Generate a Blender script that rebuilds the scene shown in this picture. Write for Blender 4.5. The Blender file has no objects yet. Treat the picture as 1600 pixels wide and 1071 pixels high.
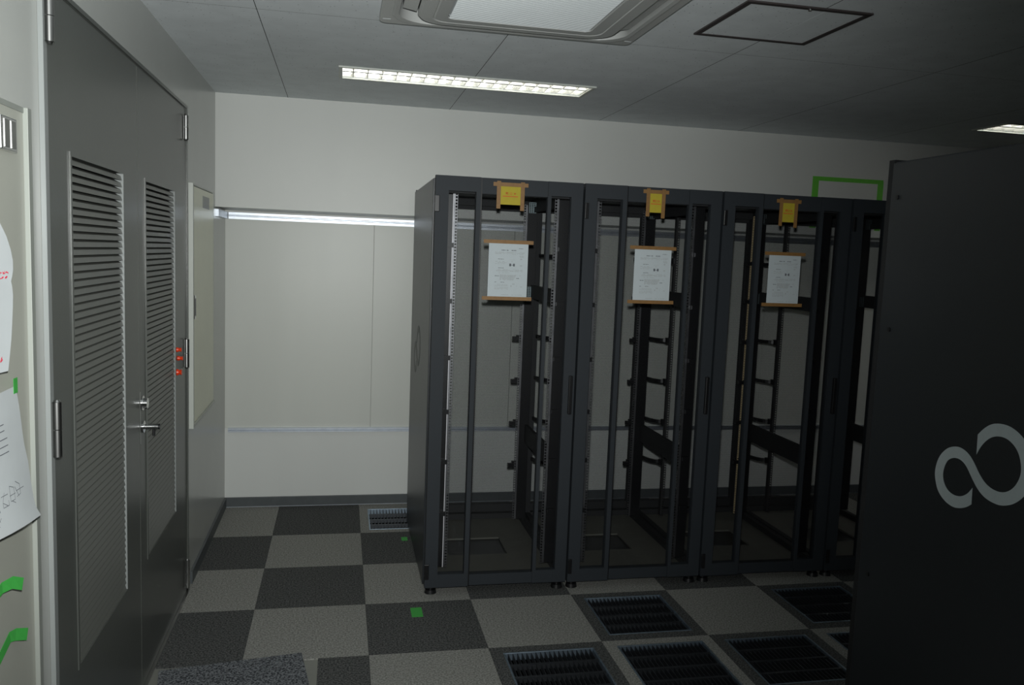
import bpy, bmesh, math, random
from mathutils import Vector, Matrix
random.seed(7)
SC = bpy.context.scene
COL = SC.collection
PI = math.pi

# ---------------------------------------------------------------- camera
CAM = (0.6978, -5.357, 1.6617)
yaw, pitch, roll, fpx = 0.2063, -0.106, 0.0388, 1293.3
cd = bpy.data.cameras.new('camera'); cam = bpy.data.objects.new('camera', cd); COL.objects.link(cam)
f = Vector((math.sin(yaw)*math.cos(pitch), math.cos(yaw)*math.cos(pitch), math.sin(pitch)))
r = Vector((math.cos(yaw), -math.sin(yaw), 0)); u = r.cross(f)
r2 = r*math.cos(roll)+u*math.sin(roll); u2 = -r*math.sin(roll)+u*math.cos(roll)
mw = Matrix((r2, u2, -f)).transposed().to_4x4(); mw.translation = Vector(CAM)
cam.matrix_world = mw
cd.sensor_width = 36; cd.sensor_fit = 'HORIZONTAL'; cd.lens = fpx/1600*36; cd.clip_start = .02; cd.clip_end = 60
SC.camera = cam

# ---------------------------------------------------------------- world, lights, exposure
w = bpy.data.worlds.new('world'); SC.world = w; w.use_nodes = True
w.node_tree.nodes['Background'].inputs[0].default_value = (0, 0, 0, 1)
w.node_tree.nodes['Background'].inputs[1].default_value = 0
SC.view_settings.view_transform = 'Standard'; SC.view_settings.look = 'None'
SC.view_settings.exposure = 0; SC.view_settings.gamma = 1; SC.view_settings.use_curve_mapping = False
SC.cycles.use_denoising = True
SC.cycles.max_bounces = 8
SC.cycles.sample_clamp_indirect = 3
# the camera's own flash, just above the lens and tipped up a little
sd = bpy.data.lights.new('camera_flash', 'SPOT'); sd.energy = 340; sd.color = (0.97, 1.0, 0.98)
sd.spot_size = math.radians(96); sd.spot_blend = 1.0; sd.shadow_soft_size = .025
so = bpy.data.objects.new('camera_flash', sd); COL.objects.link(so)
so.location = Vector(CAM)+u2*.11+f*.03
so.rotation_euler = (Vector((0.40, 0, 1.70))-so.location).to_track_quat('-Z', 'Y').to_euler()
LAMP = 7.0          # radiance of the fluorescent tubes

# ---------------------------------------------------------------- materials
def mat(name, col, rough=.5, metal=0., noise=0., nscale=60., bump=0., bscale=200., spec=.5, col2=None, streak=False, coat=0.):
    m = bpy.data.materials.new(name); m.use_nodes = True; n = m.node_tree.nodes; l = m.node_tree.links
    b = n['Principled BSDF']; b.inputs['Base Color'].default_value = (*col, 1); b.inputs['Roughness'].default_value = rough
    b.inputs['Metallic'].default_value = metal; b.inputs['Specular IOR Level'].default_value = spec
    b.inputs['Coat Weight'].default_value = coat
    if noise or bump:
        tc = n.new('ShaderNodeTexCoord')
    if noise:
        t = n.new('ShaderNodeTexNoise'); t.inputs['Scale'].default_value = nscale; t.inputs['Detail'].default_value = 3
        l.new(tc.outputs['Object'], t.inputs['Vector'])
        if streak:
            mp = n.new('ShaderNodeMapping'); mp.inputs['Scale'].default_value = (1, 1, .12)
            l.new(tc.outputs['Object'], mp.inputs['Vector']); l.new(mp.outputs[0], t.inputs['Vector'])
        cr = n.new('ShaderNodeValToRGB'); c2 = col2 or tuple(c*(1-noise) for c in col)
        cr.color_ramp.elements[0].position = .38; cr.color_ramp.elements[1].position = .62
        cr.color_ramp.elements[0].color = (*c2, 1); cr.color_ramp.elements[1].color = (*col, 1)
        l.new(t.outputs['Fac'], cr.inputs['Fac']); l.new(cr.outputs['Color'], b.inputs['Base Color'])
    if bump:
        t2 = n.new('ShaderNodeTexNoise'); t2.inputs['Scale'].default_value = bscale; t2.inputs['Detail'].default_value = 2
        l.new(tc.outputs['Object'], t2.inputs['Vector'])
        bp = n.new('ShaderNodeBump'); bp.inputs['Strength'].default_value = bump; bp.inputs['Distance'].default_value = .003
        l.new(t2.outputs['Fac'], bp.inputs['Height']); l.new(bp.outputs['Normal'], b.inputs['Normal'])
    return m
def ceiling_mat():
    m = mat('ceiling_board', (.76, .80, .82), .8, noise=.06, nscale=9)
    n = m.node_tree.nodes; l = m.node_tree.links; b = n['Principled BSDF']
    tc = n.new('ShaderNodeTexCoord'); v = n.new('ShaderNodeTexVoronoi'); v.inputs['Scale'].default_value = 42
    l.new(tc.outputs['Object'], v.inputs['Vector'])
    c = n.new('ShaderNodeValToRGB'); c.color_ramp.elements[0].position = .06; c.color_ramp.elements[0].color = (.2, .2, .22, 1)
    c.color_ramp.elements[1].position = .13; c.color_ramp.elements[1].color = (1, 1, 1, 1)
    l.new(v.outputs['Distance'], c.inputs['Fac'])
    mx = n.new('ShaderNodeMixRGB'); mx.blend_type = 'MULTIPLY'; mx.inputs[0].default_value = .75
    src = b.inputs['Base Color'].links[0].from_socket
    l.new(src, mx.inputs[1]); l.new(c.outputs['Color'], mx.inputs[2]); l.new(mx.outputs[0], b.inputs['Base Color'])
    return m
def carpet(name, a, c2, bmp=.6):
    m = mat(name, a, .95, noise=.3, nscale=130, bump=bmp, bscale=500, spec=.1, col2=c2)
    return m
def mesh_mat():
    # round holes punched in sheet metal; the holes belong to the sheet (object space)
    m = bpy.data.materials.new('perforated_steel'); m.use_nodes = True; n = m.node_tree.nodes; l = m.node_tree.links
    b = n['Principled BSDF']; b.inputs['Base Color'].default_value = (.03, .032, .036, 1); b.inputs['Roughness'].default_value = .45
    tc = n.new('ShaderNodeTexCoord'); sx = n.new('ShaderNodeSeparateXYZ'); l.new(tc.outputs['Object'], sx.inputs[0])
    P = .0078
    def math_(op, a, bb=None):
        q = n.new('ShaderNodeMath'); q.operation = op
        for i, x in enumerate((a, bb)):
            if x is None: continue
            if isinstance(x, (int, float)): q.inputs[i].default_value = x
            else: l.new(x, q.inputs[i])
        return q.outputs[0]
    def lattice(off):
        U = math_('SUBTRACT', math_('FRACT', math_('ADD', math_('DIVIDE', sx.outputs['X'], P), off)), .5)
        V = math_('MULTIPLY', math_('SUBTRACT', math_('FRACT', math_('ADD', math_('DIVIDE', sx.outputs['Z'], P*1.732), off)), .5), 1.732)
        return math_('ADD', math_('MULTIPLY', U, U), math_('MULTIPLY', V, V))
    d = math_('MINIMUM', lattice(0.), lattice(.5))
    hole = math_('LESS_THAN', d, .445**2)
    tr = n.new('ShaderNodeBsdfTransparent'); mx = n.new('ShaderNodeMixShader')
    l.new(hole, mx.inputs[0]); l.new(b.outputs[0], mx.inputs[1]); l.new(tr.outputs[0], mx.inputs[2])
    l.new(mx.outputs[0], n['Material Output'].inputs[0])
    return m
def glass_mat():
    m = bpy.data.materials.new('smoked_acrylic'); m.use_nodes = True; n = m.node_tree.nodes; l = m.node_tree.links
    n.remove(n['Principled BSDF'])
    tr = n.new('ShaderNodeBsdfTransparent'); tr.inputs[0].default_value = (.95, .96, .97, 1)
    gl = n.new('ShaderNodeBsdfGlossy'); gl.inputs['Roughness'].default_value = .08
    fr = n.new('ShaderNodeFresnel'); fr.inputs[0].default_value = 1.45
    mx = n.new('ShaderNodeMixShader'); l.new(fr.outputs[0], mx.inputs[0]); l.new(tr.outputs[0], mx.inputs[1]); l.new(gl.outputs[0], mx.inputs[2])
    l.new(mx.outputs[0], n['Material Output'].inputs[0]); return m
def emit(name, col, s):
    m = bpy.data.materials.new(name); m.use_nodes = True; b = m.node_tree.nodes['Principled BSDF']
    b.inputs['Base Color'].default_value = (*col, 1); b.inputs['Emission Color'].default_value = (*col, 1); b.inputs['Emission Strength'].default_value = s
    return m
WALLW = mat('white_painted_steel', (.60, .61, .585), .42, noise=.05, nscale=1.6, bump=.05, bscale=90, streak=True)
DADO = mat('dado_enamel', (.72, .735, .71), .42, noise=.05, nscale=1.6, streak=True)
WALLP = mat('wall_panel_enamel', (.66, .675, .63), .38, noise=.06, nscale=2.2, bump=.03, bscale=120, streak=True)
WALLL = mat('left_wall_enamel', (.47, .48, .455), .24, noise=.04, nscale=2, bump=.02, bscale=60)
CEIL = ceiling_mat()
ALU = mat('brushed_aluminium', (.62, .66, .72), .42, 1.0, noise=.08, nscale=30)
BASEP = mat('rack_base_plate', (.10, .10, .085), .6, noise=.1, nscale=12)
BRK = mat('bracket_steel', (.22, .27, .28), .45, 1.0)
FINM = mat('dark_fin_steel', (.13, .14, .155), .5, 1.0)
ALUD = mat('glint_tinted_aluminium', (.42, .52, .62), .5, 1.0, noise=.2, nscale=25)  # bright blue tint puts lamp glints into the frame metal
CHROME = mat('chrome', (.78, .78, .78), .12, 1.0)
RAILHL = mat('painted_rail_highlight', (.90, .88, .90), .4, .0)  # specular highlight of the rail lip painted as near-white
STEEL = mat('dull_steel', (.42, .42, .41), .3, 1.0)
DOORM = mat('grey_door_enamel', (.082, .088, .080), .3, noise=.05, nscale=3, bump=.05, bscale=160)
SLATM = mat('louvre_enamel', (.13, .135, .122), .38)
FRAMEM = mat('pale_and_flash_lit_enamel', (.24, .255, .25), .35)
BEIGE = mat('beige_enamel_flash_lit', (.85, .86, .66), .3, noise=.04, nscale=4)  # beige, brightened in colour for the flash reflecting off its gloss
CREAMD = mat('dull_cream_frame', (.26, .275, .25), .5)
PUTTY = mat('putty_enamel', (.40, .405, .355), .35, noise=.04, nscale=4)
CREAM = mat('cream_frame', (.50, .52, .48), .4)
BASEB = mat('grey_vinyl_skirting', (.085, .095, .10), .5, noise=.1, nscale=20)
LIGHTC = carpet('light_grey_carpet', (.36, .36, .335), (.19, .19, .175))
DARKC = carpet('dark_grey_carpet', (.135, .138, .134), (.040, .042, .042))
BLUEC = carpet('blue_grey_carpet', (.26, .275, .29), (.035, .038, .045), 1.)
SUBF = mat('access_floor_steel', (.22, .225, .20), .5, noise=.1, nscale=8)
DARKV = mat('dark_void', (.012, .012, .013), .9, noise=.2, nscale=8)
RACKP = mat('charcoal_rack_paint', (.021, .024, .028), .36, noise=.12, nscale=300, bump=.08, bscale=700)
RACKD = mat('rack_door_paint', (.017, .022, .028), .68, noise=.1, nscale=300, bump=.06, bscale=700)
RACKI = mat('rack_interior_paint', (.012, .0125, .014), .7, noise=.1, nscale=100)
GLINTM = mat('flash_glint_rail', (.78, .62, .36), .45, .35, noise=.2, nscale=30)  # flash glint on one rail, painted gold into its colour
BLACK = mat('black_plastic', (.008, .008, .009), .35, noise=.1, nscale=50)
RAILM = mat('zinc_plated_rail', (.22, .22, .23), .42, 1.0, noise=.2, nscale=20)
RAILD = mat('dark_rail', (.06, .06, .062), .4, .5, noise=.2, nscale=20)
MESHM = mesh_mat(); GLASS = glass_mat()
LOGOM = mat('pale_blue_grey_print', (.56, .62, .64), .5, noise=.03, nscale=50)
LOGOD = mat('faint_grey_print', (.06, .065, .065), .5, noise=.03, nscale=50)
YEL = mat('yellow_paper', (.45, .36, .024), .7, noise=.04, nscale=40)
RED = mat('red_print', (.62, .10, .02), .7, noise=.04, nscale=40)
REDP = mat('red_pen', (.75, .03, .08), .7, noise=.04, nscale=40)
REDM = mat('red_magnet_plastic', (.75, .05, .01), .35, noise=.04, nscale=40)
TAPE = mat('brown_kraft_tape', (.25, .13, .04), .55, noise=.12, nscale=60)
WHITEP = mat('white_paper', (.52, .575, .60), .8, noise=.02, nscale=30)
WHITEQ = mat('white_sheet', (.52, .55, .56), .8, noise=.05, nscale=9)
INK = mat('grey_ink', (.12, .13, .15), .8, noise=.1, nscale=60)
GREYI = mat('light_grey_ink', (.42, .45, .46), .8, noise=.1, nscale=60)
GREEN = mat('green_masking_tape', (.05, .38, .06), .6, noise=.06, nscale=50)
GREENL = mat('light_green_masking_tape', (.13, .50, .05), .6, noise=.06, nscale=50)
WPLAS = mat('white_plastic', (.42, .43, .42), .35, noise=.03, nscale=5)
WPLAG = mat('filter_grille_plastic', (.50, .53, .54), .45, noise=.03, nscale=5)
HATCH = mat('brown_grey_hatch_frame', (.045, .036, .036), .5, noise=.1, nscale=20)
BLADE = mat('louvre_blade_metal', (.75, .75, .70), .5, .0)
REFL = mat('lamp_reflector', (.85, .86, .84), .12, .9)
TUBE = emit('fluorescent_tube', (1, .99, .95), LAMP*2.2)

# ---------------------------------------------------------------- helpers
class MB:
    def __init__(s): s.v = []; s.f = []
    def box(s, a, b):
        x0, y0, z0 = (min(a[i], b[i]) for i in range(3)); x1, y1, z1 = (max(a[i], b[i]) for i in range(3))
        k = len(s.v)
        s.v += [(x0,y0,z0),(x1,y0,z0),(x1,y1,z0),(x0,y1,z0),(x0,y0,z1),(x1,y0,z1),(x1,y1,z1),(x0,y1,z1)]
        s.f += [tuple(k+i for i in q) for q in ((3,2,1,0),(4,5,6,7),(0,1,5,4),(1,2,6,5),(2,3,7,6),(3,0,4,7))]
        return s
    def prism(s, pts, d):
        """closed polygon pts (3-D, planar) extruded by vector d"""
        k = len(s.v); n = len(pts)
        s.v += [tuple(p) for p in pts]+[tuple(p[i]+d[i] for i in range(3)) for p in pts]
        s.f += [tuple(range(k, k+n)), tuple(range(k+2*n-1, k+n-1, -1))]
        for i in range(n):
            j = (i+1) % n; s.f.append((k+j, k+i, k+n+i, k+n+j))
        return s
    def cyl(s, a, b, r0, r1=None, n=16):
        a = Vector(a); b = Vector(b); r1 = r0 if r1 is None else r1; d = (b-a).normalized()
        t = d.orthogonal().normalized(); q = d.cross(t); k = len(s.v)
        for c, rr in ((a, r0), (b, r1)):
            for i in range(n):
                th = 2*PI*i/n; s.v.append(tuple(c+(t*math.cos(th)+q*math.sin(th))*rr))
        s.f += [tuple(range(k+n-1, k-1, -1)), tuple(range(k+n, k+2*n))]
        for i in range(n):
            j = (i+1) % n; s.f.append((k+i, k+j, k+n+j, k+n+i))
        return s
    def grid(s, fn, nu, nv):
        k = len(s.v)
        for i in range(nu+1):
            for j in range(nv+1): s.v.append(tuple(fn(i/nu, j/nv)))
        for i in range(nu):
            for j in range(nv):
                a = k+i*(nv+1)+j; s.f.append((a, a+1, a+nv+2, a+nv+1))
        return s
    def mesh(s, name, m, bevel=0, smooth=False):
        me = bpy.data.meshes.new(name); me.from_pydata(s.v, [], s.f); me.materials.append(m)
        bm = bmesh.new(); bm.from_mesh(me)
        bmesh.ops.recalc_face_normals(bm, faces=bm.faces)
        if bevel:
            es = [e for e in bm.edges if len(e.link_faces) == 2 and e.calc_face_angle(0) > .6]
            bmesh.ops.bevel(bm, geom=es, offset=bevel, segments=2, affect='EDGES', profile=.5)
        if smooth:
            for fc in bm.faces: fc.smooth = True
        bm.to_mesh(me); bm.free()
        if smooth: me.set_sharp_from_angle(angle=math.radians(35))
        return me
    def obj(s, name, m, parent=None, bevel=0, smooth=False, loc=None, **kw):
        return put(name, s.mesh(name, m, bevel, smooth), parent, loc, **kw)
def put(name, me, parent=None, loc=None, **kw):
    o = bpy.data.objects.new(name, me); COL.objects.link(o)
    if parent is not None: o.parent = parent
    if loc is not None: o.location = loc
    for k, v in kw.items(): o[k] = v
    return o
def B(a, b): return MB().box(a, b)
def thing(name, loc, label, category, group=None, rz=0):
    o = bpy.data.objects.new(name, None); COL.objects.link(o); o.location = loc; o.rotation_euler = (0, 0, rz)
    o.empty_display_size = .1
    o['label'] = label; o['category'] = category
    if group: o['group'] = group
    return o
def copy_tree(o, parent=None):
    c = o.copy(); COL.objects.link(c)
    if parent is not None:
        c.parent = parent; c.matrix_parent_inverse = o.matrix_parent_inverse
    for ch in list(o.children): copy_tree(ch, c)
    return c
def holes(a0, a1, b0, b1, rects):
    """cells of rectangle a0..a1 x b0..b1 outside the rects"""
    rects = [(max(p, a0), min(q, a1), max(c, b0), min(d, b1)) for p, q, c, d in rects]
    rects = [t for t in rects if t[1]-t[0] > 1e-5 and t[3]-t[2] > 1e-5]
    A = sorted({a0, a1, *[t for q in rects for t in q[:2]]}); out = []
    for i in range(len(A)-1):
        am = (A[i]+A[i+1])/2; cur = b0
        for q in sorted([q for q in rects if q[0] < am < q[1]], key=lambda q: q[2]):
            if q[2] > cur+1e-6: out.append((A[i], A[i+1], cur, q[2]))
            cur = max(cur, q[3])
        if cur < b1-1e-6: out.append((A[i], A[i+1], cur, b1))
    return out

# ---------------------------------------------------------------- the room
W, YB, H = 7.2, -6.9, 2.492
ZS = 1.865                      # underside of the overhanging upper wall
YU = -.41                       # its face
m = MB()
DOOR = (-3.182, -1.291, -.02, 2.269)
for a, b, c, d in holes(YB-.1, .1, -.02, 2.62, [DOOR]): m.box((-.12, a, c), (0, b, d))
m.obj('wall_left', WALLL, kind='structure')
m = MB().box((0, YU, ZS), (W, .1, 2.62)); m.obj('wall_upper_back', WALLW, kind='structure')
wb = B((0, .02, -.02), (W, .1, ZS)).obj('wall_back', WALLW, kind='structure')
# lining panels between the rails, butted with a fine joint
xs = [0, .9, 1.81, 2.72, 3.63, 4.54, 5.45, 6.36, W]
for i in range(len(xs)-1):
    a, b = xs[i]+(.0012 if i else 0), xs[i+1]-.0012
    B((a, 0, .51), (b, .0195, 1.82)).obj('wall_panel', WALLP, wb, bevel=.001)
B((0, 0, .0), (W, .0195, .5095)).obj('dado_panel', DADO, wb)
B((0, .0, 1.8205), (W, .0195, ZS)).obj('head_panel', WALLW, wb)
B((W, YB-.1, -.02), (W+.1, .1, 2.62)).obj('wall_right', WALLW, kind='structure')
B((0, YB-.1, -.02), (W, YB, 2.62)).obj('wall_front', WALLW, kind='structure')
# rails
def rail(z0, z1, dep, name, lab):
    prof = [(0, z0), (-dep, z0), (-dep, z0+(z1-z0)*.38), (-dep*.72, z0+(z1-z0)*.46), (-dep*.72, z0+(z1-z0)*.54), (-dep, z0+(z1-z0)*.62), (-dep, z1), (0, z1)]
    m = MB().prism([(0.022, y, z) for y, z in prof], (W-.022, 0, 0))
    return m.obj(name, ALU, kind='structure', label=lab)
rail(1.812, 1.852, .020, 'trim_1', 'bright aluminium rail under the overhanging upper wall')
rail(.485, .512, .020, 'trim_2', 'aluminium rail at knee height along the back wall')
B((0, -.405, 1.812), (.018, -.0005, 1.852)).obj('trim_3', ALU, kind='structure', label='short return of the aluminium rail on the left wall')
B((.0, -.014, 0), (W, -.0005, .062)).obj('baseboard_back', BASEB, kind='structure', bevel=.002)
B((.0, -.0165, 0), (W, -.0145, .004)).obj('trim_4', ALU, kind='structure', label='thin bright floor edge strip at the back wall')
m = MB(); m.box((0.0005, -1.235, 0), (.012, -.015, .062)); m.box((.0005, YB, 0), (.012, -3.26, .062)); m.obj('baseboard_left', BASEB, kind='structure')

# ---------------------------------------------------------------- ceiling
LX0, LX1, LY0, LY1 = .672, 1.905, -1.372, -1.10
LAMPS = [(0, 0), (3.62, .05)]
lampr = [(LX0+dx+.012, LX1+dx-.012, LY0+dy+.012, LY1+dy-.012) for dx, dy in LAMPS]
ACX, ACY, ACH = 1.287, -2.715, .47
hat = (1.945, 2.39, -2.84, -2.42)
cuts = lampr+[(ACX-.42, ACX+.42, ACY-.42, ACY+.42)]
cs = B((0, YB, 2.68), (W, YU, 2.72)).obj('ceiling', DARKV, kind='structure')
sx = [0, .39]+[.39+.915*i for i in range(1, 8)]+[W]
sy = [YU, -2.19, -4.01, -5.83, YB]
for i in range(len(sx)-1):
    for j in range(len(sy)-1):
        x0, x1, y0, y1 = sx[i]+.0013, sx[i+1]-.0013, sy[j+1]+.0008, sy[j]-.0008
        if i == 0: x0 = 0
        if i == len(sx)-2: x1 = W
        if j == 0: y1 = YU
        m = MB()
        for a, b, c, d in holes(x0, x1, y0, y1, cuts): m.box((a, c, H), (b, d, H+.012))
        m.obj('ceiling_panel', CEIL, cs)
m = MB()
for x in sx[1:-1]:
    for a, b, c, d in holes(x-.0013, x+.0013, YB, YU, cuts): m.box((a, c, H-.0002), (b, d, H+.012))
for y in sy[1:-1]:
    for a, b, c, d in holes(0, W, y-.0008, y+.0008, cuts): m.box((a, c, H-.0001), (b, d, H+.0115))
m.obj('joint_filler', DARKV, cs, kind='stuff')
m = MB()
for a, b, c, d in holes(0, W, YB, YU, cuts): m.box((a, c, H+.0135), (b, d, H+.03))
m.obj('ceiling_backing', DARKV, cs)

# ---------------------------------------------------------------- ceiling lights
def lamp():
    t = thing('ceiling_light', (LX0, LY0, H), '', 'ceiling light', 'recessed louvred fluorescent lights')
    L, D, h = LX1-LX0, LY1-LY0, .085
    m = MB(); T = .004
    m.box((.014, .014, h), (L-.014, D-.014, h+T))
    m.box((.014, .014, .002), (.018, D-.014, h)); m.box((L-.018, .014, .002), (L-.014, D-.014, h))
    m.box((.018, .014, .002), (L-.018, .018, h)); m.box((.018, D-.018, .002), (L-.018, D-.014, h))
    m.obj('housing', REFL, t)
    m = MB(); b = .017
    m.box((0, 0, -.008), (L, b, -.0005)); m.box((0, D-b, -.008), (L, D, -.0005)); m.box((0, b, -.008), (b, D-b, -.0005)); m.box((L-b, b, -.008), (L, D-b, -.0005))
    m.obj('trim_frame', CREAM, t, bevel=.001)
    for yy in (D*.28, D*.72):
        MB().cyl((.03, yy, .058), (L-.03, yy, .058), .0145, n=14).obj('fluorescent_tube', TUBE, t, smooth=True)
    MB().prism([(.019, D/2-.011, .002), (.019, D/2+.011, .002), (.019, D/2+.002, .042), (.019, D/2-.002, .042)], (L-.038, 0, 0)).obj('louvre_spine', BLADE, t)
    n = 17
    me = MB().prism([(-.011, 0, .042), (.011, 0, .042), (.0015, 0, .002), (-.0015, 0, .002)], (0, D/2-.031, 0)).mesh('louvre_blade', BLADE)
    for i in range(n):
        x = L*(i+1)/(n+1)
        for y0 in (.019, D/2+.012): put('louvre_blade', me, t, (x, y0, 0))
    return t
l0 = lamp()
ll = ['lit louvred fluorescent light in the ceiling between air conditioner and back wall',
      'lit louvred fluorescent light seen at the far right above the near cabinet']
for k, (dx, dy) in enumerate(LAMPS):
    t = l0 if k == 0 else copy_tree(l0)
    t.location = (LX0+dx, LY0+dy, H); t['label'] = ll[k]

# ---------------------------------------------------------------- ceiling cassette air conditioner
t = thing('ceiling_air_conditioner', (ACX, ACY, H), 'white four-way cassette air conditioner with pale square grille set in the ceiling', 'air conditioner')
def rrect(h, rad, z, n=6):
    pts = []
    for cx, cy, a0 in ((h-rad, h-rad, 0), (-h+rad, h-rad, PI/2), (-h+rad, -h+rad, PI), (h-rad, -h+rad, 1.5*PI)):
        for i in range(n+1):
            a = a0+PI/2*i/n; pts.append((cx+rad*math.cos(a), cy+rad*math.sin(a), z))
    return pts
def ring(mb, outer, inner):
    k = len(mb.v); n = len(outer); mb.v += outer+inner
    for i in range(n):
        j = (i+1) % n; mb.f.append((k+i, k+j, k+n+j, k+n+i))
def shell(loops, m_, name, cap=False, smooth=True):
    mb = MB()
    for a, b in zip(loops[:-1], loops[1:]): ring(mb, a, b)
    if cap: mb.v += loops[-1]; n = len(loops[-1]); mb.f.append(tuple(range(len(mb.v)-n, len(mb.v))))
    return mb.obj(name, m_, t, smooth=smooth)
shell([rrect(.47, .02, -.001), rrect(.47, .02, -.018), rrect(.465, .02, -.022), rrect(.432, .09, -.022), rrect(.425, .1, -.030), rrect(.410, .11, -.028), rrect(.405, .11, .03)], WPLAS, 'outer_panel')
shell([rrect(.405, .11, .03), rrect(.345, .09, .03)], DARKV, 'outlet_recess')
shell([rrect(.345, .09, .03), rrect(.350, .09, -.034), rrect(.342, .09, -.044), rrect(.300, .05, -.046), rrect(.297, .05, -.043), rrect(.292, .05, -.046), rrect(.252, .025, -.046), rrect(.250, .022, -.040)], WPLAS, 'centre_body')
for k in range(4):
    me = MB().prism([(-.27, .353, -.026), (-.27, .400, -.018), (-.27, .400, -.013), (-.27, .353, -.021)], (.54, 0, 0)).obj('air_flap', WPLAS, t); me.rotation_euler = (0, 0, k*PI/2)
    mm = MB()
    for q in range(9): mm.box((-.26+q*.065-.002, .352, -.010), (-.26+q*.065+.002, .400, .02))
    o = mm.obj('outlet_vanes', BLACK, t, kind='stuff'); o.rotation_euler = (0, 0, k*PI/2)
for sx_, sy_ in ((1, 1), (-1, 1), (-1, -1), (1, -1)):
    MB().prism([(sx_*.432, sy_*.405, -.0235), (sx_*.46, sy_*.408, -.0235), (sx_*.46, sy_*.412, -.0235), (sx_*.432, sy_*.409, -.0235)], (0, 0, .001)).obj('corner_cover_seam', WPLAG, t)
shell([rrect(.249, .02, -.038), rrect(.249, .02, -.034)], WPLAG, 'filter_grille', cap=True, smooth=False)
m = MB()
for i in range(48):
    y = -.24+i*.0102; m.prism([(-.243, y, -.039), (-.243, y+.004, -.046), (-.243, y+.0065, -.046), (-.243, y+.005, -.039)], (.486, 0, 0))
m.obj('grille_ribs', WPLAG, t, kind='stuff')

# ---------------------------------------------------------------- ceiling inspection hatch
t = thing('ceiling_hatch', (hat[0], hat[2], H), 'square ceiling inspection hatch with a thin dark frame', 'ceiling hatch')
L, D, b = hat[1]-hat[0], hat[3]-hat[2], .02
m = MB().box((0, 0, -.006), (L, b, -.0005)).box((0, D-b, -.006), (L, D, -.0005)).box((0, b, -.006), (b, D-b, -.0005)).box((L-b, b, -.006), (L, D-b, -.0005)); m.obj('hatch_frame', HATCH, t)
m = MB().box((b+.001, b+.001, -.004), (.284-.0006, D-b-.001, -.0005)).box((.284+.0006, b+.001, -.004), (L-b-.001, D-b-.001, -.0005)); m.obj('hatch_board', CEIL, t)
MB().cyl((L/2, .012, -.0062), (L/2, .012, -.011), .006, n=12).obj('latch', CHROME, t, smooth=True)

# ---------------------------------------------------------------- floor
TX, TY, TS = .336, -.069, .5
fl = B((0, YB, -.34), (W, 0, -.30)).obj('floor', DARKV, kind='structure')
tl = {}
VENTS = {(1, 0): 'floor grille in a light carpet tile against the back wall, left of the racks',
         (3, 3): 'floor grille in a dark tile right in front of the second rack',
         (5, 3): 'floor grille in a dark tile between rack row and near cabinet, farthest right',
         (2, 4): 'nearest floor grille, dark-bordered, at the bottom edge of the photo',
         (3, 4): 'floor grille with light carpet border between two dark-bordered ones',
         (4, 4): 'floor grille in a dark tile, beside the cabinet',
         (5, 4): 'floor grille with light border partly hidden by the near cabinet at right'}
LOOSE = {(-1, 4), (0, 4)}
for i in range(-1, 14):
    for j in range(0, 14):
        x0 = max(0, TX+TS*i); x1 = min(W, TX+TS*(i+1)); y1 = TY-TS*j if j else 0; y0 = max(YB, TY-TS*(j+1))
        if x1-x0 < .01 or y1-y0 < .01: continue
        dark = (i+j) % 2 == 0; mm = DARKC if dark else LIGHTC; g = .0006
        if (i, j) in VENTS:
            t = thing('floor_grille', (x0, y0, 0), VENTS[(i, j)], 'floor grille', 'perforated airflow panels in the raised floor')
            yt = y1-y0 if j else .5; b = .052
            if j == 0: B((x0+g, y0+.5+g, -.006), (x1-g, y1, 0)).obj('carpet_tile', mm, fl)
            m = MB().box((g, g, -.006), (TS-g, b, 0)).box((g, TS-b, -.006), (TS-g, TS-g, 0)).box((g, b, -.006), (b, TS-b, 0)).box((TS-b, b, -.006), (TS-g, TS-b, 0)); m.obj('carpet_border', mm, t)
            m = MB(); c = b+.0005; e = TS-c; q = .008
            m.box((c, c, -.03), (e, c+q, .002)).box((c, e-q, -.03), (e, e, .002)).box((c, c+q, -.03), (c+q, e-q, .002)).box((e-q, c+q, -.03), (e, e-q, .002)); m.obj('grille_frame', ALUD, t, bevel=.001)
            for k in range(1, 4):
                y = c+(e-c)*k/4; B((c+q, y-.007, -.024), (e-q, y+.007, -.003)).obj('cross_bar', FINM, t)
            m = MB(); n = 20
            for k in range(1, n):
                x = c+(e-c)*k/n
                for s in range(4):
                    ya = c+(e-c)*s/4+.0075; yb = c+(e-c)*(s+1)/4-.0075
                    m.box((x-.0015, ya, -.026), (x+.0015, yb, -.0005))
            m.obj('grille_fins', FINM, t, kind='stuff')
            m = MB().box((g, g, -.035), (b-.001, TS-g, -.0065)).box((TS-b+.001, g, -.035), (TS-g, TS-g, -.0065)).box((b, g, -.035), (TS-b, b-.001, -.0065)).box((b, TS-b+.001, -.035), (TS-b, TS-g, -.0065)); m.obj('panel_body', DARKV, t)
        elif (i, j) in LOOSE:
            B((x0+g, y0+g, -.035), (x1-g, y1-g, -.0065)).obj('access_floor_panel', SUBF, fl)
            if i == 0: B((.632, y0+g, -.006), (x1-g, y1-g, 0)).obj('carpet_tile', mm, fl)
        else:
            B((x0+g, y0+g, -.006), (x1-g, y1-g, 0)).obj('carpet_tile', mm, fl)
            B((x0+g, y0+g, -.035), (x1-g, y1-g, -.0062)).obj('access_floor_panel', SUBF, fl)
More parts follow.
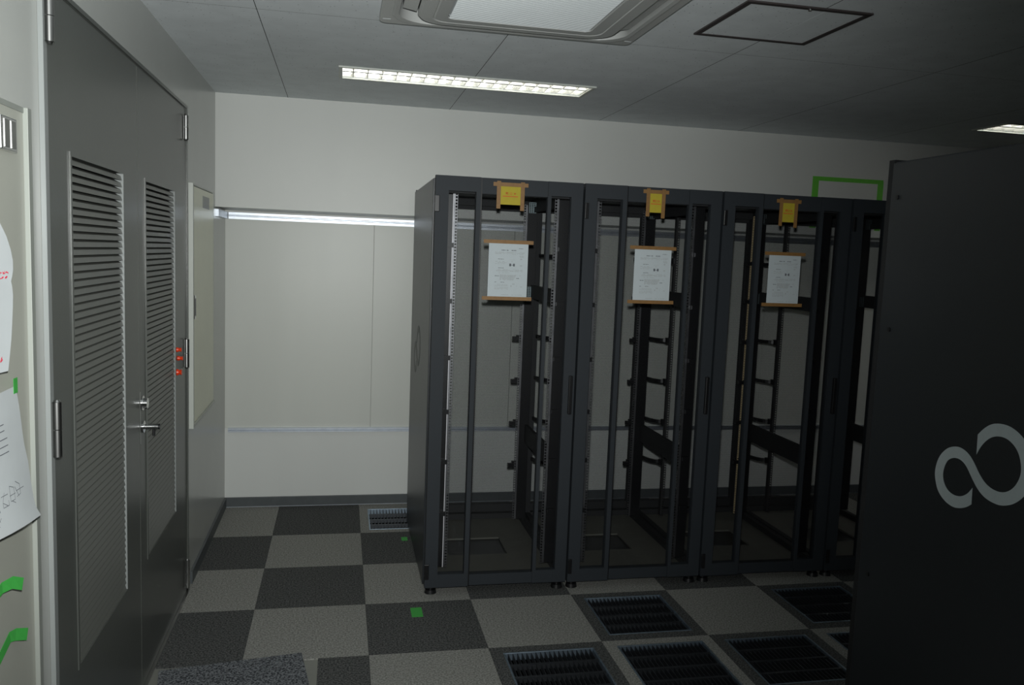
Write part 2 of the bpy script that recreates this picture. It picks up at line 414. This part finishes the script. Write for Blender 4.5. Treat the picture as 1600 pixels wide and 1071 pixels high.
# the loose tile lying askew by the double door
t = B((0, -.5, 0), (.54, 0, .006)).obj('loose_carpet_tile', BLUEC, bevel=.001)
t['label'] = 'loose blue-grey carpet tile lying askew by the foot of the louvred door'; t['category'] = 'carpet tile'
t.location = (.032, -2.105, 0); t.rotation_euler = (0, 0, math.radians(8.7))
t.location.z = .0005
for a, b, lab in (((1.040, -1.735), (1.092, -1.634), 'square of green tape on the floor before the leftmost rack'), ((1.065, -.725), (1.100, -.665), 'scrap of green tape on the floor beside the leftmost rack')):
    o = B((a[0], a[1], .0004), (b[0], b[1], .0009)).obj('floor_tape', GREEN, label=lab, category='tape')

# ---------------------------------------------------------------- double louvred door
fr = MB()
y0, y1, zt = -3.160, -1.292, 2.268
fr.box((-.06, y1-.080, 0), (-.001, y1, zt)); fr.box((-.06, y0, zt-.010), (-.001, y1-.08, zt))
fr.box((-.001, y1-.012, 0), (.006, y1, zt+.004)); fr.box((-.001, y0, zt-.008), (.006, y1-.012, zt+.004))
fr.obj('trim_5', DOORM, kind='structure', label='dark grey head and right jamb of the louvred door frame')
fr = MB()
fr.box((-.06, y0-.02, 0), (.004, y0+.020, zt)); fr.box((.0005, y0-.030, 0), (.012, y0-.020, zt+.03))
fr.obj('trim_6', FRAMEM, kind='structure', label='left jamb of the louvred door frame, flash light painted pale')  # pale colour stands for flash light grazing this jamb
B((-.03, -3.135, .0), (.012, -1.30, .004)).obj('trim_7', STEEL, kind='structure', label='thin metal threshold under the louvred door')
leaves = {}
for nm, a, b, la, lb in (('door_1', -3.137, -2.236, -2.965, -2.437), ('door_2', -2.228, -1.375, -2.122, -1.585)):
    z0, z1 = .477, 1.872; m = MB()
    for p, q, c, d in holes(a, b, .006, zt-.012, [(la, lb, z0, z1)]): m.box((-.036, p, c), (0, q, d))
    d_ = m.obj(nm, DOORM, kind='structure', label='grey steel door leaf with louvre, '+('left of the pair' if nm == 'door_1' else 'right of the pair, with lever handle')); leaves[nm] = d_
    m = MB(); q = .012
    m.box((.0003, la-q, z0-q), (.004, la, z1+q)); m.box((.0003, lb, z0-q), (.004, lb+q, z1+q)); m.box((.0003, la, z0-q), (.004, lb, z0)); m.box((.0003, la, z1), (.004, lb, z1+q))
    m.obj('louvre_frame', DOORM, d_)
    n = 65; p = (z1-z0)/n
    me = MB().prism([(-.030, 0, p*1.08), (-.027, 0, p*1.18), (-.004, 0, p*.66), (.0, 0, .0), (-.003, 0, p*.0), (-.006, 0, p*.56)], (0, lb-la-.001, 0)).mesh('louvre_slat', SLATM)
    for k in range(n): put('louvre_slat', me, d_, (0, la+.0005, z0+p*k))
    B((-.0355, la, z0), (-.0345, lb, z1+.0)).obj('shade_backing', DARKV, d_)  # dark sheet put in for the darkness behind the slats
    # bright return at the far side of the opening
    B((-.028, lb-.0005, z0), (.0035, lb-.003, z1)).obj('louvre_return', FRAMEM, d_)
for nm, ys, zs in (('door_1', -3.148, ((1.11, 1.26), (2.115, 2.245))), ('door_2', -1.374, ((1.085, 1.225), (2.11, 2.225), (.035, .18)))):
    for a, b in zs:
        m = MB(); R_ = .0115; x = .0125; mid = (a+b)/2
        m.cyl((x, ys, a+.006), (x, ys, mid-.001), R_); m.cyl((x, ys, mid+.001), (x, ys, b-.006), R_)
        m.cyl((x, ys, a), (x, ys, a+.0055), R_*.55, R_*.85); m.cyl((x, ys, b-.0055), (x, ys, b), R_*.85, R_*.55)
        m.box((.004, ys-.009, a+.006), (.010, ys+.009, b-.006))
        m.obj('hinge', STEEL if nm == 'door_1' else STEEL, leaves[nm], smooth=True)
d2 = leaves['door_2']
MB().cyl((0, -2.195, .988), (.008, -2.195, .988), .022, n=24).obj('lever_rose', CHROME, d2, smooth=True)
MB().cyl((.008, -2.195, .988), (.056, -2.195, .988), .0095, n=16).obj('lever_handle', CHROME, d2, smooth=True)
MB().cyl((.056, -2.195, .988), (.062, -2.195, .988), .0105, n=16).cyl((.040, -2.195, .978), (.040, -2.195, .955), .005, n=10).obj('lever_cap', BLACK, d2, smooth=True, kind='stuff')
MB().cyl((0, -2.195, 1.075), (.005, -2.195, 1.075), .027, n=24).cyl((.005, -2.195, 1.075), (.020, -2.195, 1.075), .019, n=24).obj('deadlock', CHROME, d2, smooth=True)
B((.0003, -2.2275, .93), (.0015, -2.2195, 1.12)).obj('strike_plate', STEEL, d2)
for y, z, rx, lab in ((-1.552, 1.192, .008, 'topmost of the three red magnets on the right door leaf'), (-1.520, 1.150, .008, 'middle of the three red magnets, beside the hinge'), (-1.548, 1.092, .011, 'lowest and largest of the three red magnets on the right door leaf')):
    MB().cyl((.0003, y, z), (.010, y, z), rx*1.35, rx*1.2, n=14).cyl((.010, y, z), (.022, y, z), rx*.8, rx*1.2, n=14).obj('red_magnet', REDM, smooth=True, label=lab, category='magnet', group='red magnets by the door hinge')

# ---------------------------------------------------------------- beige flush panels on the left wall
def flush_panel(name, y0, y1, z0, z1, label):
    t = thing(name, (0, (y0+y1)/2, z0), label, 'wall panel'); w_ = (y1-y0)/2; h = z1-z0; b = .02
    m = MB().box((.0005, -w_, 0), (.022, -w_+b, h)).box((.0005, w_-b, 0), (.008, w_, h)).box((.0005, -w_+b, h-.006), (.008, w_-b, h)).box((.0005, -w_+b, 0), (.016, w_-b, .010)); m.obj('panel_frame', CREAM, t, bevel=.001)
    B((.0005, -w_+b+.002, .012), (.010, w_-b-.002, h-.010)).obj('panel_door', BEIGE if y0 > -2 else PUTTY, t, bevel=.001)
    return t, w_, h
t, w_, h = flush_panel('service_panel', -1.255, -.52, .775, 1.935, 'beige hinged service panel in a cream frame between door and corner')
MB().box((.010, -w_+.055, .52), (.020, -w_+.085, .635)).obj('flush_latch', CHROME, t, bevel=.002)
MB().box((.020, -w_+.062, .535), (.0215, -w_+.078, .620)).obj('latch_slot', BLACK, t)
B((.0102, -.02, 1.06), (.0108, .19, 1.12)).obj('nameplate', FRAMEM, t)
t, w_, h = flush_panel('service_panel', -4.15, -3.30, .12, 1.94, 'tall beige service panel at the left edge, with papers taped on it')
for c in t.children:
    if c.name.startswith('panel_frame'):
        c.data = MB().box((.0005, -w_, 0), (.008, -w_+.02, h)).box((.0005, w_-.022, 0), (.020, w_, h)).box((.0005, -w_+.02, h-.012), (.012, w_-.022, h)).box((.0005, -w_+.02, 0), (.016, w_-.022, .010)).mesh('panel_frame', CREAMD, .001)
MB().box((.010, w_-.170, h-.105), (.020, w_-.085, h-.035)).obj('flush_latch', CHROME, t, bevel=.003)
for k in (0, 1): B((.020, w_-.155+.036*k, h-.098), (.0215, w_-.132+.036*k, h-.042)).obj('latch_slot', STEEL, t)

# ---------------------------------------------------------------- papers and tape at the left edge
def sheet(name, fn, label, nu=14, nv=10):
    t = thing(name, (0, 0, 0), label, 'paper')
    mb = MB().grid(fn, nu, nv); k = len(mb.v); mb.v += [(x-.0006, y, z) for x, y, z in mb.v]; nf = len(mb.f)
    mb.f += [tuple(k+i for i in reversed(q)) for q in mb.f[:nf]]
    mb.obj('sheet', WHITEQ, t, smooth=True); return t
def interp(pts, u_):
    n = len(pts)-1; x = u_*n; i = min(int(x), n-1); q = x-i
    return tuple(pts[i][k]*(1-q)+pts[i+1][k]*q for k in range(len(pts[0])))
e1 = [(-3.57, 1.715), (-3.505, 1.665), (-3.470, 1.619), (-3.470, 1.586), (-3.482, 1.567), (-3.473, 1.545), (-3.478, 1.500), (-3.490, 1.44), (-3.509, 1.385)]
def f1(u_, v_):
    y, z = interp(e1, u_); return (.013+.022*v_+.006*math.sin(PI*v_*2), y+(-3.86-y)*(1-v_), z-.0*v_)
t1 = sheet('notice_sheet', f1, 'upper wavy white sheet with red handwriting at the left edge')
e2 = [(-3.424, 1.340), (-3.420, 1.29), (-3.417, 1.217), (-3.410, 1.172), (-3.408, 1.114), (-3.406, 1.071), (-3.387, 1.042)]
def f2(u_, v_):
    y, z = interp(e2, u_); c = .018+.032*u_*v_+.006*math.sin(7*(1-v_))*u_
    return (c, y+(-3.90-y)*(1-v_), z+.045*(1-v_)*u_-.01*(1-v_))
t2 = sheet('notice_sheet', f2, 'lower curling white sheet with pencil notes and printed lines')
def strokes(t, fn, segs, m_, name, wd=.0016, off=.0018):
    mb = MB()
    for s in segs:
        for (u0, v0), (u1, v1) in zip(s[:-1], s[1:]):
            a = Vector(fn(u0, v0)); b = Vector(fn(u1, v1)); a.x += off; b.x += off
            d = (b-a); d.x = 0
            if d.length < 1e-6: continue
            nrm = Vector((0, -d.z, d.y)).normalized()*wd/2
            k = len(mb.v); mb.v += [tuple(a-nrm), tuple(b-nrm), tuple(b+nrm), tuple(a+nrm)]; mb.f.append((k, k+1, k+2, k+3))
    return mb.obj(name, m_, t)
random.seed(3)
def scrib(u0, u1, v0, v1, n):
    return [(random.uniform(u0, u1), random.uniform(v0, v1)) for _ in range(n)]
rs = []
for k in range(5): rs.append(scrib(.36, .40, .80+.03*k, .825+.03*k, 5)); rs.append(scrib(.425, .46, .80+.03*k, .825+.03*k, 5))
rs += [scrib(.22, .30, .80, .85, 6), scrib(.33, .40, .74, .80, 6), scrib(.92, .96, .83, .90, 8), scrib(.92, .96, .9, .93, 6)]
strokes(t1, f1, rs, REDP, 'red_handwriting', .0022)['kind'] = 'stuff'
strokes(t1, f1, [[(.315, .6), (.315, .84)]], INK, 'ruled_line', .002)
ln = [[(.20+.03*k, .55), (.20+.03*k, .80)] for k in range(2)]+[[(.27+.035*k, .45), (.27+.035*k, .82)] for k in range(3)]
strokes(t2, f2, ln, INK, 'printed_lines', .0018)
glyph = [[(.60, .71), (.66, .69), (.70, .73)], [(.62, .68), (.62, .74)], [(.66, .69), (.70, .69), (.70, .74), (.66, .74)],
         [(.58, .76), (.68, .76), (.68, .80), (.60, .80), (.58, .76)], [(.64, .755), (.64, .81)], [(.68, .77), (.71, .80)],
         [(.57, .82), (.60, .86)], [(.60, .81), (.67, .84)], [(.63, .82), (.63, .90)], [(.60, .86), (.66, .86), (.67, .82)],
         [(.69, .60), (.73, .62), (.72, .66), (.68, .65), (.69, .60)], [(.75, .63), (.80, .65)], [(.77, .66), (.82, .62)], [(.80, .60), (.84, .64)]]
strokes(t2, f2, glyph, INK, 'pencil_handwriting', .0011)
strokes(t2, f2, [[(.84, .50), (.93, .53), (.98, .48), (.99, .42)]], INK, 'drawn_loop', .0018)
def tapes(name, pts_, wd, m_, label, x=.013):
    mb = MB(); n = len(pts_); L_ = []
    for i, (y, z, xx) in enumerate(pts_):
        a = Vector(pts_[max(i-1, 0)][:2]); b = Vector(pts_[min(i+1, n-1)][:2]); d = (b-a).normalized(); nn = Vector((-d.y, d.x))*wd/2
        L_.append(((xx, y+nn.x, z+nn.y), (xx, y-nn.x, z-nn.y)))
    k = len(mb.v)
    for a, b in L_: mb.v += [a, b]
    for a, b in L_: mb.v += [(a[0]-.0004, a[1], a[2]), (b[0]-.0004, b[1], b[2])]
    N = 2*n
    for i in range(n-1):
        q = k+2*i; mb.f += [(q, q+1, q+3, q+2), (N+q+2, N+q+3, N+q+1, N+q), (q, q+2, N+q+2, N+q), (q+3, q+1, N+q+1, N+q+3)]
    mb.f += [(k+1, k, k+N, k+N+1), (k+2*n-2, k+2*n-1, k+N+2*n-1, k+N+2*n-2)]
    return mb.obj(name, m_, label=label, category='tape')
tapes('green_tape', [(-3.66, .805, .013), (-3.60, .865, .013), (-3.56, .915, .014), (-3.528, .932, .020), (-3.495, .930, .028), (-3.462, .913, .036)], .026, GREEN, 'upper curled strip of green tape on the beige panel')
tapes('green_tape', [(-3.66, .685, .013), (-3.60, .745, .013), (-3.54, .800, .013), (-3.487, .803, .013), (-3.452, .789, .014), (-3.405, .783, .020)][:2]+[(-3.545, .775, .013), (-3.475, .800, .013), (-3.452, .795, .016), (-3.408, .775, .024)], .026, GREEN, 'lower strip of green tape with folded bright end on the beige panel')
o = B((.0375, -3.440, 1.325), (.038, -3.418, 1.358)).obj('green_tape', GREEN, label='small green tape tab holding the lower sheet', category='tape')
o.rotation_euler = (0, 0, 0); o.location.x = -.018

# ---------------------------------------------------------------- infinity emblem
EM = [(-3.417,1.160),(-3.415,1.216),(-3.435,1.238),(-3.459,1.255),(-3.485,1.262),(-3.514,1.263),(-3.540,1.257),(-3.567,1.243),(-3.592,1.222),(-3.610,1.190),(-3.615,1.155),(-3.606,1.118),(-3.588,1.088),(-3.560,1.062),(-3.531,1.049),(-3.506,1.044),(-3.467,1.048),(-3.438,1.062),(-3.411,1.088),(-3.386,1.118),(-3.364,1.131),(-3.339,1.132),(-3.314,1.121),(-3.301,1.099),(-3.296,1.066),(-3.311,1.038),(-3.338,1.024),(-3.370,1.025),(-3.398,1.041),(-3.415,1.065),
      (-3.417,1.018),(-3.401,1.005),(-3.378,.994),(-3.349,.988),(-3.313,.996),(-3.283,1.017),(-3.268,1.048),(-3.263,1.076),(-3.274,1.118),(-3.301,1.149),(-3.330,1.163),(-3.359,1.166),(-3.390,1.155),(-3.413,1.134),(-3.436,1.107),(-3.462,1.087),(-3.494,1.079),(-3.523,1.082),(-3.548,1.097),(-3.565,1.120),(-3.574,1.148),(-3.570,1.175),(-3.558,1.201),(-3.538,1.219),(-3.511,1.229),(-3.482,1.227),(-3.457,1.216),(-3.433,1.191)]
def smooth_loop(P, it=2):
    corners = {0, 1, 29, 30}
    pts = [(p, i in corners) for i, p in enumerate(P)]
    for _ in range(it):
        out = []; n = len(pts)
        for i in range(n):
            (a, ca), (b, cb) = pts[i], pts[(i+1) % n]
            if ca and not out[-1:] == [(a, True)]: out.append((a, True))
            if ca and cb: continue
            out.append(((a[0]*.75+b[0]*.25, a[1]*.75+b[1]*.25), False)); out.append(((a[0]*.25+b[0]*.75, a[1]*.25+b[1]*.75), False))
        pts = out
    return [p for p, c in pts]
def emblem(parent, yc, x, m_, name='infinity_emblem', s=1.):
    P = smooth_loop(EM)
    # ear-clip in the y-z plane through Blender's own n-gon tessellation
    mb = MB().prism([(x, yc-(p[0]+3.44)*-1*s if False else yc+(p[0]+3.44)*s, 1.125+(p[1]-1.125)*s) for p in P], (-.0008, 0, 0))
    me = bpy.data.meshes.new(name); me.from_pydata(mb.v, [], mb.f); me.materials.append(m_)
    bm = bmesh.new(); bm.from_mesh(me); bmesh.ops.triangulate(bm, faces=[f_ for f_ in bm.faces if len(f_.verts) > 4], ngon_method='EAR_CLIP'); bmesh.ops.recalc_face_normals(bm, faces=bm.faces); bm.to_mesh(me); bm.free()
    return put(name, me, parent)

# ---------------------------------------------------------------- server racks
RW, RD, RH = .708, 1.078, 2.012
def holed_rail(name, m_, wd=.016, dep=.030, side=1):
    """L-shaped mounting rail, square holes punched in its front flange"""
    m = MB(); z0, z1 = .10, 1.945; n = 124; p = (z1-z0)/n
    wd = .022; lo, hi = (.011, wd) if side > 0 else (0, .011); so_, se = (0, .011) if side > 0 else (.011, wd)
    m.box((so_, 0, z0), (se, .0025, z1)); e_ = wd-.002 if side > 0 else 0
    m.box((e_, 0, z0), (e_+.002, .0025, z1)); q0, q1 = (lo, hi-.002) if side > 0 else (.002, hi)
    for k in range(n+1): m.box((q0, 0, z0+k*p-.0025), (q1, .0025, z0+k*p+.0025))
    x = 0 if side > 0 else wd-.0015
    m.box((x, .0025, z0), (x+.0015, dep, z1))
    return m.mesh(name, m_)
rails = {('z', 1): holed_rail('mounting_rail', RAILM), ('z', -1): holed_rail('mounting_rail', RAILM, side=-1), ('d', 1): holed_rail('mounting_rail', RAILD), ('d', -1): holed_rail('mounting_rail', RAILD, side=-1), ('b', -1): holed_rail('mounting_rail', GLINTM, side=-1)}
def hook_mesh(s):
    m = MB(); P = []
    for i in range(9):
        a = i/8*1.35; P.append((.0-s*.085*math.sin(a)*.9, .16*(1-math.cos(a))*.9+.0, 0))
    w2 = .010
    for a, b in zip(P[:-1], P[1:]):
        A = Vector(a); Bv = Vector(b); d = (Bv-A).normalized(); nn = Vector((-d.y, d.x, 0))*.006
        k = len(m.v)
        for q in (A, Bv):
            for sg in (1, -1):
                for dz in (-w2, w2): m.v.append((q.x+nn.x*sg, q.y+nn.y*sg, dz))
        m.f += [(k, k+1, k+3, k+2), (k+4, k+6, k+7, k+5), (k, k+4, k+5, k+1), (k+2, k+3, k+7, k+6), (k+1, k+5, k+7, k+3), (k, k+2, k+6, k+4)]
    m.box((-.014, -.02, -.016), (.014, .004, .016))
    return m.mesh('cable_hook', BLACK)
HOOK = {1: hook_mesh(1), -1: hook_mesh(-1)}
CLIPZ = (1.695, 1.427, 1.152, .886, .636, .375)
def rack(name, loc, label, side_left=False, first=False, glint=False):
    t = thing(name, loc, label, 'server rack', 'charcoal server racks')
    z0 = .036; ft = .045; yb = RD-.042
    # frame
    m = MB()
    for x in (0.004, RW-.034):
        m.box((x, ft+.003, z0), (x+.03, ft+.045, RH-.03)); m.box((x, yb-.045, z0), (x+.03, yb-.003, RH-.03))
    for z in (z0, RH-.075):
        m.box((.034, ft+.003, z), (RW-.034, ft+.04, z+.045)); m.box((.034, yb-.045, z), (RW-.034, yb-.008, z+.045))
        m.box((.004, ft+.045, z), (.034, yb-.045, z+.045)); m.box((RW-.034, ft+.045, z), (RW-.004, yb-.045, z+.045))
    m.obj('rack_frame', RACKI, t)
    B((.001, ft+.001, RH-.029), (RW-.001, yb-.001, RH-.008)).obj('top_panel', RACKP, t, bevel=.003)
    m = MB()
    for a, b, c, d in holes(.035, RW-.035, ft+.046, yb-.046, [(.17, .49, .40, .66)]): m.box((a, c, z0+.002), (b, d, z0+.012))
    m.obj('base_plate', BASEP, t)
    B((.165, .395, z0+.0005), (.495, .665, z0+.0015)).obj('cable_opening_shade', BLACK, t)  # black plate put in for the dark depth of the hole
    # blanking strips and rails
    fy, ry = .115, .815
    for a, b in ((.036, .098), (.622, RW-.036)): B((a, fy+.004, .10), (b, fy+.010, 1.935)).obj('blanking_strip', BLACK, t)
    B((.622, ry+.004, .10), (RW-.030, ry+.045, 1.935)).obj('blanking_strip', BLACK, t)
    put('mounting_rail', rails[('z', 1)], t, (.099, fy, 0)); put('mounting_rail', rails[('z', -1)], t, (.598, fy, 0))
    put('mounting_rail', rails[('z' if first else 'd', 1)], t, (.099, ry, 0)); rr = put('mounting_rail', rails[('b' if glint else 'z', -1)], t, (.598 if not glint else .589, ry, 0))
    lp = B((.0975, fy-.006, .10), (.1005, fy-.0002, 1.945)).obj('rail_lip', RAILHL if first else RAILM, t)
    if first: lp['label'] = 'vertical rail edge, highlight painted bright'
    if glint: rr['label'] = 'dotted rail with flash glint painted gold'
    cm = MB().box((-.018, -.012, -.011), (.018, .010, .011)).box((-.018, -.020, -.008), (-.006, -.012, .008)).mesh('cable_clip', BLACK)
    for z in CLIPZ:
        put('cable_clip', cm, t, (.088, fy-.002, z)); put('cable_clip', cm, t, (.640, fy-.002, z))
    for z in (1.66, 1.43, 1.18, .93, .68, .43):
        put('cable_hook', HOOK[1], t, (.095, ry+.030, z)); put('cable_hook', HOOK[-1], t, (.60, ry+.030, z-.0))
        put('cable_clip', cm, t, (.575, ry-.004, z))
    # side beams along the right boundary
    for z, h in ((.565, .105), (1.415, .075), (1.905, .03)):
        B((RW-.055, fy+.012, z), (RW-.036, ry+.003, z+h)).obj('side_beam', RACKI, t)
    bm_ = MB(); 
    for i in range(4):
        bm_.box((i*.012, 0, 0), (i*.012+.004, .002, .06))
    for k in range(7): bm_.box((0, -.0005, k*.0095), (.04, .0015, k*.0095+.003))
    for z in (1.42, 1.90): bm_.obj('perforated_bracket', ALU, t, loc=(RW-.080, ry-.05, z)) if False else put('perforated_bracket', bm_.mesh('perforated_bracket', BRK), t, (RW-.085, ry-.02, z))
    # front door: frame with two narrow windows and a wide one, smoked panes
    d = bpy.data.objects.new('front_door', None)
    m = MB(); b0, b1 = .105, RH-.068; zb = z0+.004
    for a, b, c, e in holes(.001, .212, zb, RH, [(.062, .191, b0, b1)]): m.box((a, 0, c), (b, ft-.006, e))
    for a, b, c, e in holes(.212, .535, zb, RH, [(.219, .5345, b0-.01, b1-.006)]): m.box((a, .012, c), (b, ft-.006, e))
    for a, b, c, e in holes(.535, RW-.001, zb, RH, [(.552, .650, b0, b1)]): m.box((a, .006, c), (b, ft-.006, e))
    d = m.obj('front_door', RACKD, t)
    B((.2123, .008, zb+.001), (.2188, .0118, RH-.001)).obj('gasket', BLACK, d)
    for xa, xb, za, zb_ in ((.0622, .1908, b0, b1), (.2192, .5343, b0-.0095, b1-.0065), (.5522, .6498, b0, b1)):
        mb = MB(); mb.v = [(xa, .017, za), (xb, .017, za), (xb, .017, zb_), (xa, .017, zb_)]; mb.f = [(0, 1, 2, 3)]
        mb.obj('window_pane', GLASS, d)
    for z in (.085, 1.845): B((-.0035 if side_left else .001, -.010, z), (.019, -.0003, z+.075)).obj('hinge', BLACK, d, bevel=.002)
    hd = B((RW-.032, -.012, .895), (RW-.014, -.0-.0+.0055, 1.085)).obj('door_handle', BLACK, d, bevel=.003)
    # rear door: perforated sheet in a frame
    m = MB(); y0, y1 = RD-.040, RD-.012
    for a, b, c, e in holes(.001, RW-.001, zb, RH, [(.035, RW-.035, .125, RH-.095)]): m.box((a, y0, c), (b, y1, e))
    rd = m.obj('rear_door', RACKI, t)
    mb = MB(); mb.v = [(.0352, RD-.020, .1252), (RW-.0352, RD-.020, .1252), (RW-.0352, RD-.020, RH-.0952), (.0352, RD-.020, RH-.0952)]; mb.f = [(0, 1, 2, 3)]
    mb.obj('perforated_sheet', MESHM, rd)
    # levelling feet
    fm = MB().cyl((0, 0, 0), (0, 0, .018), .030, .026, n=20).cyl((0, 0, .018), (0, 0, .037), .012, n=12).mesh('levelling_foot', BLACK, smooth=True)
    for x in (.035, RW-.035):
        for y in (.045, RD-.09): put('levelling_foot', fm, t, (x, y, 0))
    if side_left:
        B((-.006, ft+.004, z0+.006), (.003, yb-.002, RH-.012)).obj('side_panel', RACKP, t, bevel=.002)
    return t
r1 = rack('server_rack', (1.117, -1.508, 0), 'leftmost charcoal server rack in the back row, its side panel in view', True, True)
emblem(r1, .636, -.0062, LOGOD)
rk = rack('server_rack', (1.832, -1.508, 0), 'second charcoal server rack from the left in the back row')
r3 = rack('server_rack', (2.547, -1.508, 0), 'third charcoal server rack from the left, bright dotted rail inside', glint=True)
r4 = copy_tree(rk); r4.location.x = 3.262; r4['label'] = 'fourth charcoal server rack, mostly hidden behind the near cabinet'
rn = rack('server_rack', (2.437, -3.985, 0), 'near charcoal cabinet at the right edge showing a large infinity emblem', True)
emblem(rn, .545, -.0062, LOGOM)
for y, z in ((1.0, 1.89), (.985, 1.468), (.985, .650)):
    MB().cyl((-.0062, y, z), (-.010, y, z), .007, n=12).obj('panel_screw', BLACK, rn, smooth=True)

# ---------------------------------------------------------------- yellow signs and white notices on the rack doors
YF = -1.508+.012
def glyphs(mb, segs, x0, z0, s, wd):
    for sg in segs:
        for (a, b), (c, d) in zip(sg[:-1], sg[1:]):
            p = Vector((x0+a*s, 0, z0+b*s)); q = Vector((x0+c*s, 0, z0+d*s)); dd = (q-p).normalized(); nn = Vector((-dd.z, 0, dd.x))*wd/2
            k = len(mb.v); mb.v += [tuple(p-nn), tuple(q-nn), tuple(q+nn), tuple(p+nn)]; mb.f.append((k, k+1, k+2, k+3))
G1 = [[(0, 0), (0, 1), (.45, 1), (.45, .55), (0, .55)], [(0, .78), (.45, .78)], [(.55, .55), (.55, 1), (1, 1), (1, 0), (.88, .05)], [(.55, .78), (1, .78)], [(.25, .35), (.75, .35)], [(.4, .5), (.35, 0)], [(.62, .5), (.62, 0)]]
G2 = [[(.1, .1), (.1, .9), (.9, .9), (.9, .1), (.1, .1)]]
G3 = [[(.1, .35), (.1, .75), (.9, .75), (.9, .35), (.1, .35)], [(.5, 0), (.5, 1)]]
def sign(x0, x1, z0, z1, label):
    w_, h = x1-x0, z1-z0
    t = thing('warning_sign', (x0, YF-.0015, z0), label, 'sign', 'yellow signs taped to the rack doors')
    MB().box((0, -.0005, 0), (w_, 0, h)).obj('sign_sheet', YEL, t)
    mb = MB()
    for k, G in enumerate((G1, G2, G3)): glyphs(mb, G, w_*(.27+.19*k), h*.53, .011, .0016)
    for v in mb.v[:]: pass
    mb.v = [(x, -.0010, z) for x, y, z in mb.v]
    random.seed(5); x = w_*.13
    while x < w_*.85:
        l_ = random.uniform(.003, .007); k = len(mb.v); zz = h*.42
        mb.v += [(x, -.001, zz), (x+l_, -.001, zz), (x+l_, -.001, zz+.0042), (x, -.001, zz+.0042)]; mb.f.append((k, k+1, k+2, k+3)); x += l_+.0009
    mb.obj('red_print', RED, t)
    b = .017
    MB().box((-.033, -.0018, h-.003), (w_+.033, -.0013, h+.015)).obj('tape_strip', TAPE, t)
    MB().box((-b+.001, -.0024, -.020), (.003, -.0019, h+.021)).obj('tape_strip', TAPE, t)
    MB().box((w_-.003, -.0024, -.026), (w_+b-.001, -.0019, h+.020)).obj('tape_strip', TAPE, t)
sign(1.421, 1.522, 1.893, 1.980, 'yellow sign with red print taped to the leftmost rack')
sign(2.160, 2.226, 1.891, 1.985, 'yellow sign with red print taped to the second rack')
sign(2.868, 2.938, 1.877, 1.975, 'yellow sign with red print taped to the third rack')
def notice(x0, x1, z0, z1, label):
    w_, h = x1-x0, z1-z0
    t = thing('notice_sheet', (x0, YF-.0015, z0), label, 'paper', 'white printed notices taped to the rack doors')
    MB().box((0, -.0005, 0), (w_, 0, h)).obj('sheet', WHITEP, t)
    random.seed(11); dk = MB(); lt = MB()
    def word(mb, a, b, z, hh, dens=.8):
        x = a
        while x < b:
            l_ = min(random.uniform(.02, .07), b-x)
            if random.random() < dens:
                k = len(mb.v); mb.v += [(x*w_, -.001, z*h), ((x+l_*.85)*w_, -.001, z*h), ((x+l_*.85)*w_, -.001, (z+hh)*h), (x*w_, -.001, (z+hh)*h)]; mb.f.append((k, k+1, k+2, k+3))
            x += l_
    word(dk, .76, .88, .905, .008); word(dk, .32, .70, .865, .012)
    for z in (.83, .815, .80): word(lt, .16, .92, z, .007)
    word(lt, .78, .90, .76, .010); word(lt, .80, .90, .74, .008)
    word(dk, .20, .46, .70, .008); word(lt, .17, .48, .655, .010); word(lt, .17, .48, .635, .007); word(lt, .17, .42, .615, .007)
    word(dk, .20, .40, .535, .008)
    for z in (.505, .490, .475): word(lt, .20, .88, z, .008)
    word(lt, .17, .55, .445, .008); word(dk, .17, .28, .385, .010)
    for k in range(8): word(lt, .30, .72-.01*k, .405-.013*k, .009, .95)
    word(lt, .74, .84, .40, .01); word(dk, .72, .80, .345, .01); word(lt, .78, .86, .36, .01)
    word(dk, .17, .42, .27, .008)
    for z in (.225, .205, .175, .155, .14): word(lt, .17, .52, z, .007)
    word(lt, .62, .74, .235, .015); word(lt, .66, .74, .20, .015); word(lt, .58, .61, .19, .03); word(lt, .82, .88, .19, .01)
    word(lt, .35, .88, .035, .008); 
    for z in (.70, .62, .58): word(lt, .80, .86, z, .02)
    # small picture: two dark columns joined by a bar under a faint frame
    for a, b in ((.53, .575), (.625, .67)):
        k = len(dk.v); dk.v += [(a*w_, -.0011, .575*h), (b*w_, -.0011, .575*h), (b*w_, -.0011, .625*h), (a*w_, -.0011, .625*h)]; dk.f.append((k, k+1, k+2, k+3))
    k = len(dk.v); dk.v += [(.575*w_, -.0011, .595*h), (.625*w_, -.0011, .595*h), (.625*w_, -.0011, .601*h), (.575*w_, -.0011, .601*h)]; dk.f.append((k, k+1, k+2, k+3))
    word(lt, .53, .67, .695, .004); word(lt, .58, .62, .66, .01)
    dk.obj('dark_print', INK, t, kind='stuff'); lt.obj('small_print', GREYI, t, kind='stuff')
    for z in (-.016, h-.002): MB().box((-.026, -.0018, z), (w_+.024, -.0013, z+.017)).obj('tape_strip', TAPE, t)
notice(1.377, 1.567, 1.460, 1.713, 'white printed notice held by two brown tapes on the leftmost rack')
notice(2.100, 2.290, 1.462, 1.713, 'white printed notice held by two brown tapes on the second rack')
notice(2.816, 2.992, 1.466, 1.711, 'white printed notice held by two brown tapes on the third rack')

# ---------------------------------------------------------------- green tape outline on the upper back wall
t = thing('tape_outline', (3.68, YU-.0006, 1.93), 'rectangle of light green tape on the wall above the fourth rack', 'tape')
for a, b in (((0, .285), (.515, .312)), ((.0, -.02), (.045, .300)), ((.475, -.02), (.517, .300))):
    d_ = .0 if a[1] > 0 else -.0006
    B((a[0], d_-.0005, a[1]), (b[0], d_, b[1])).obj('tape_strip', GREENL, t)
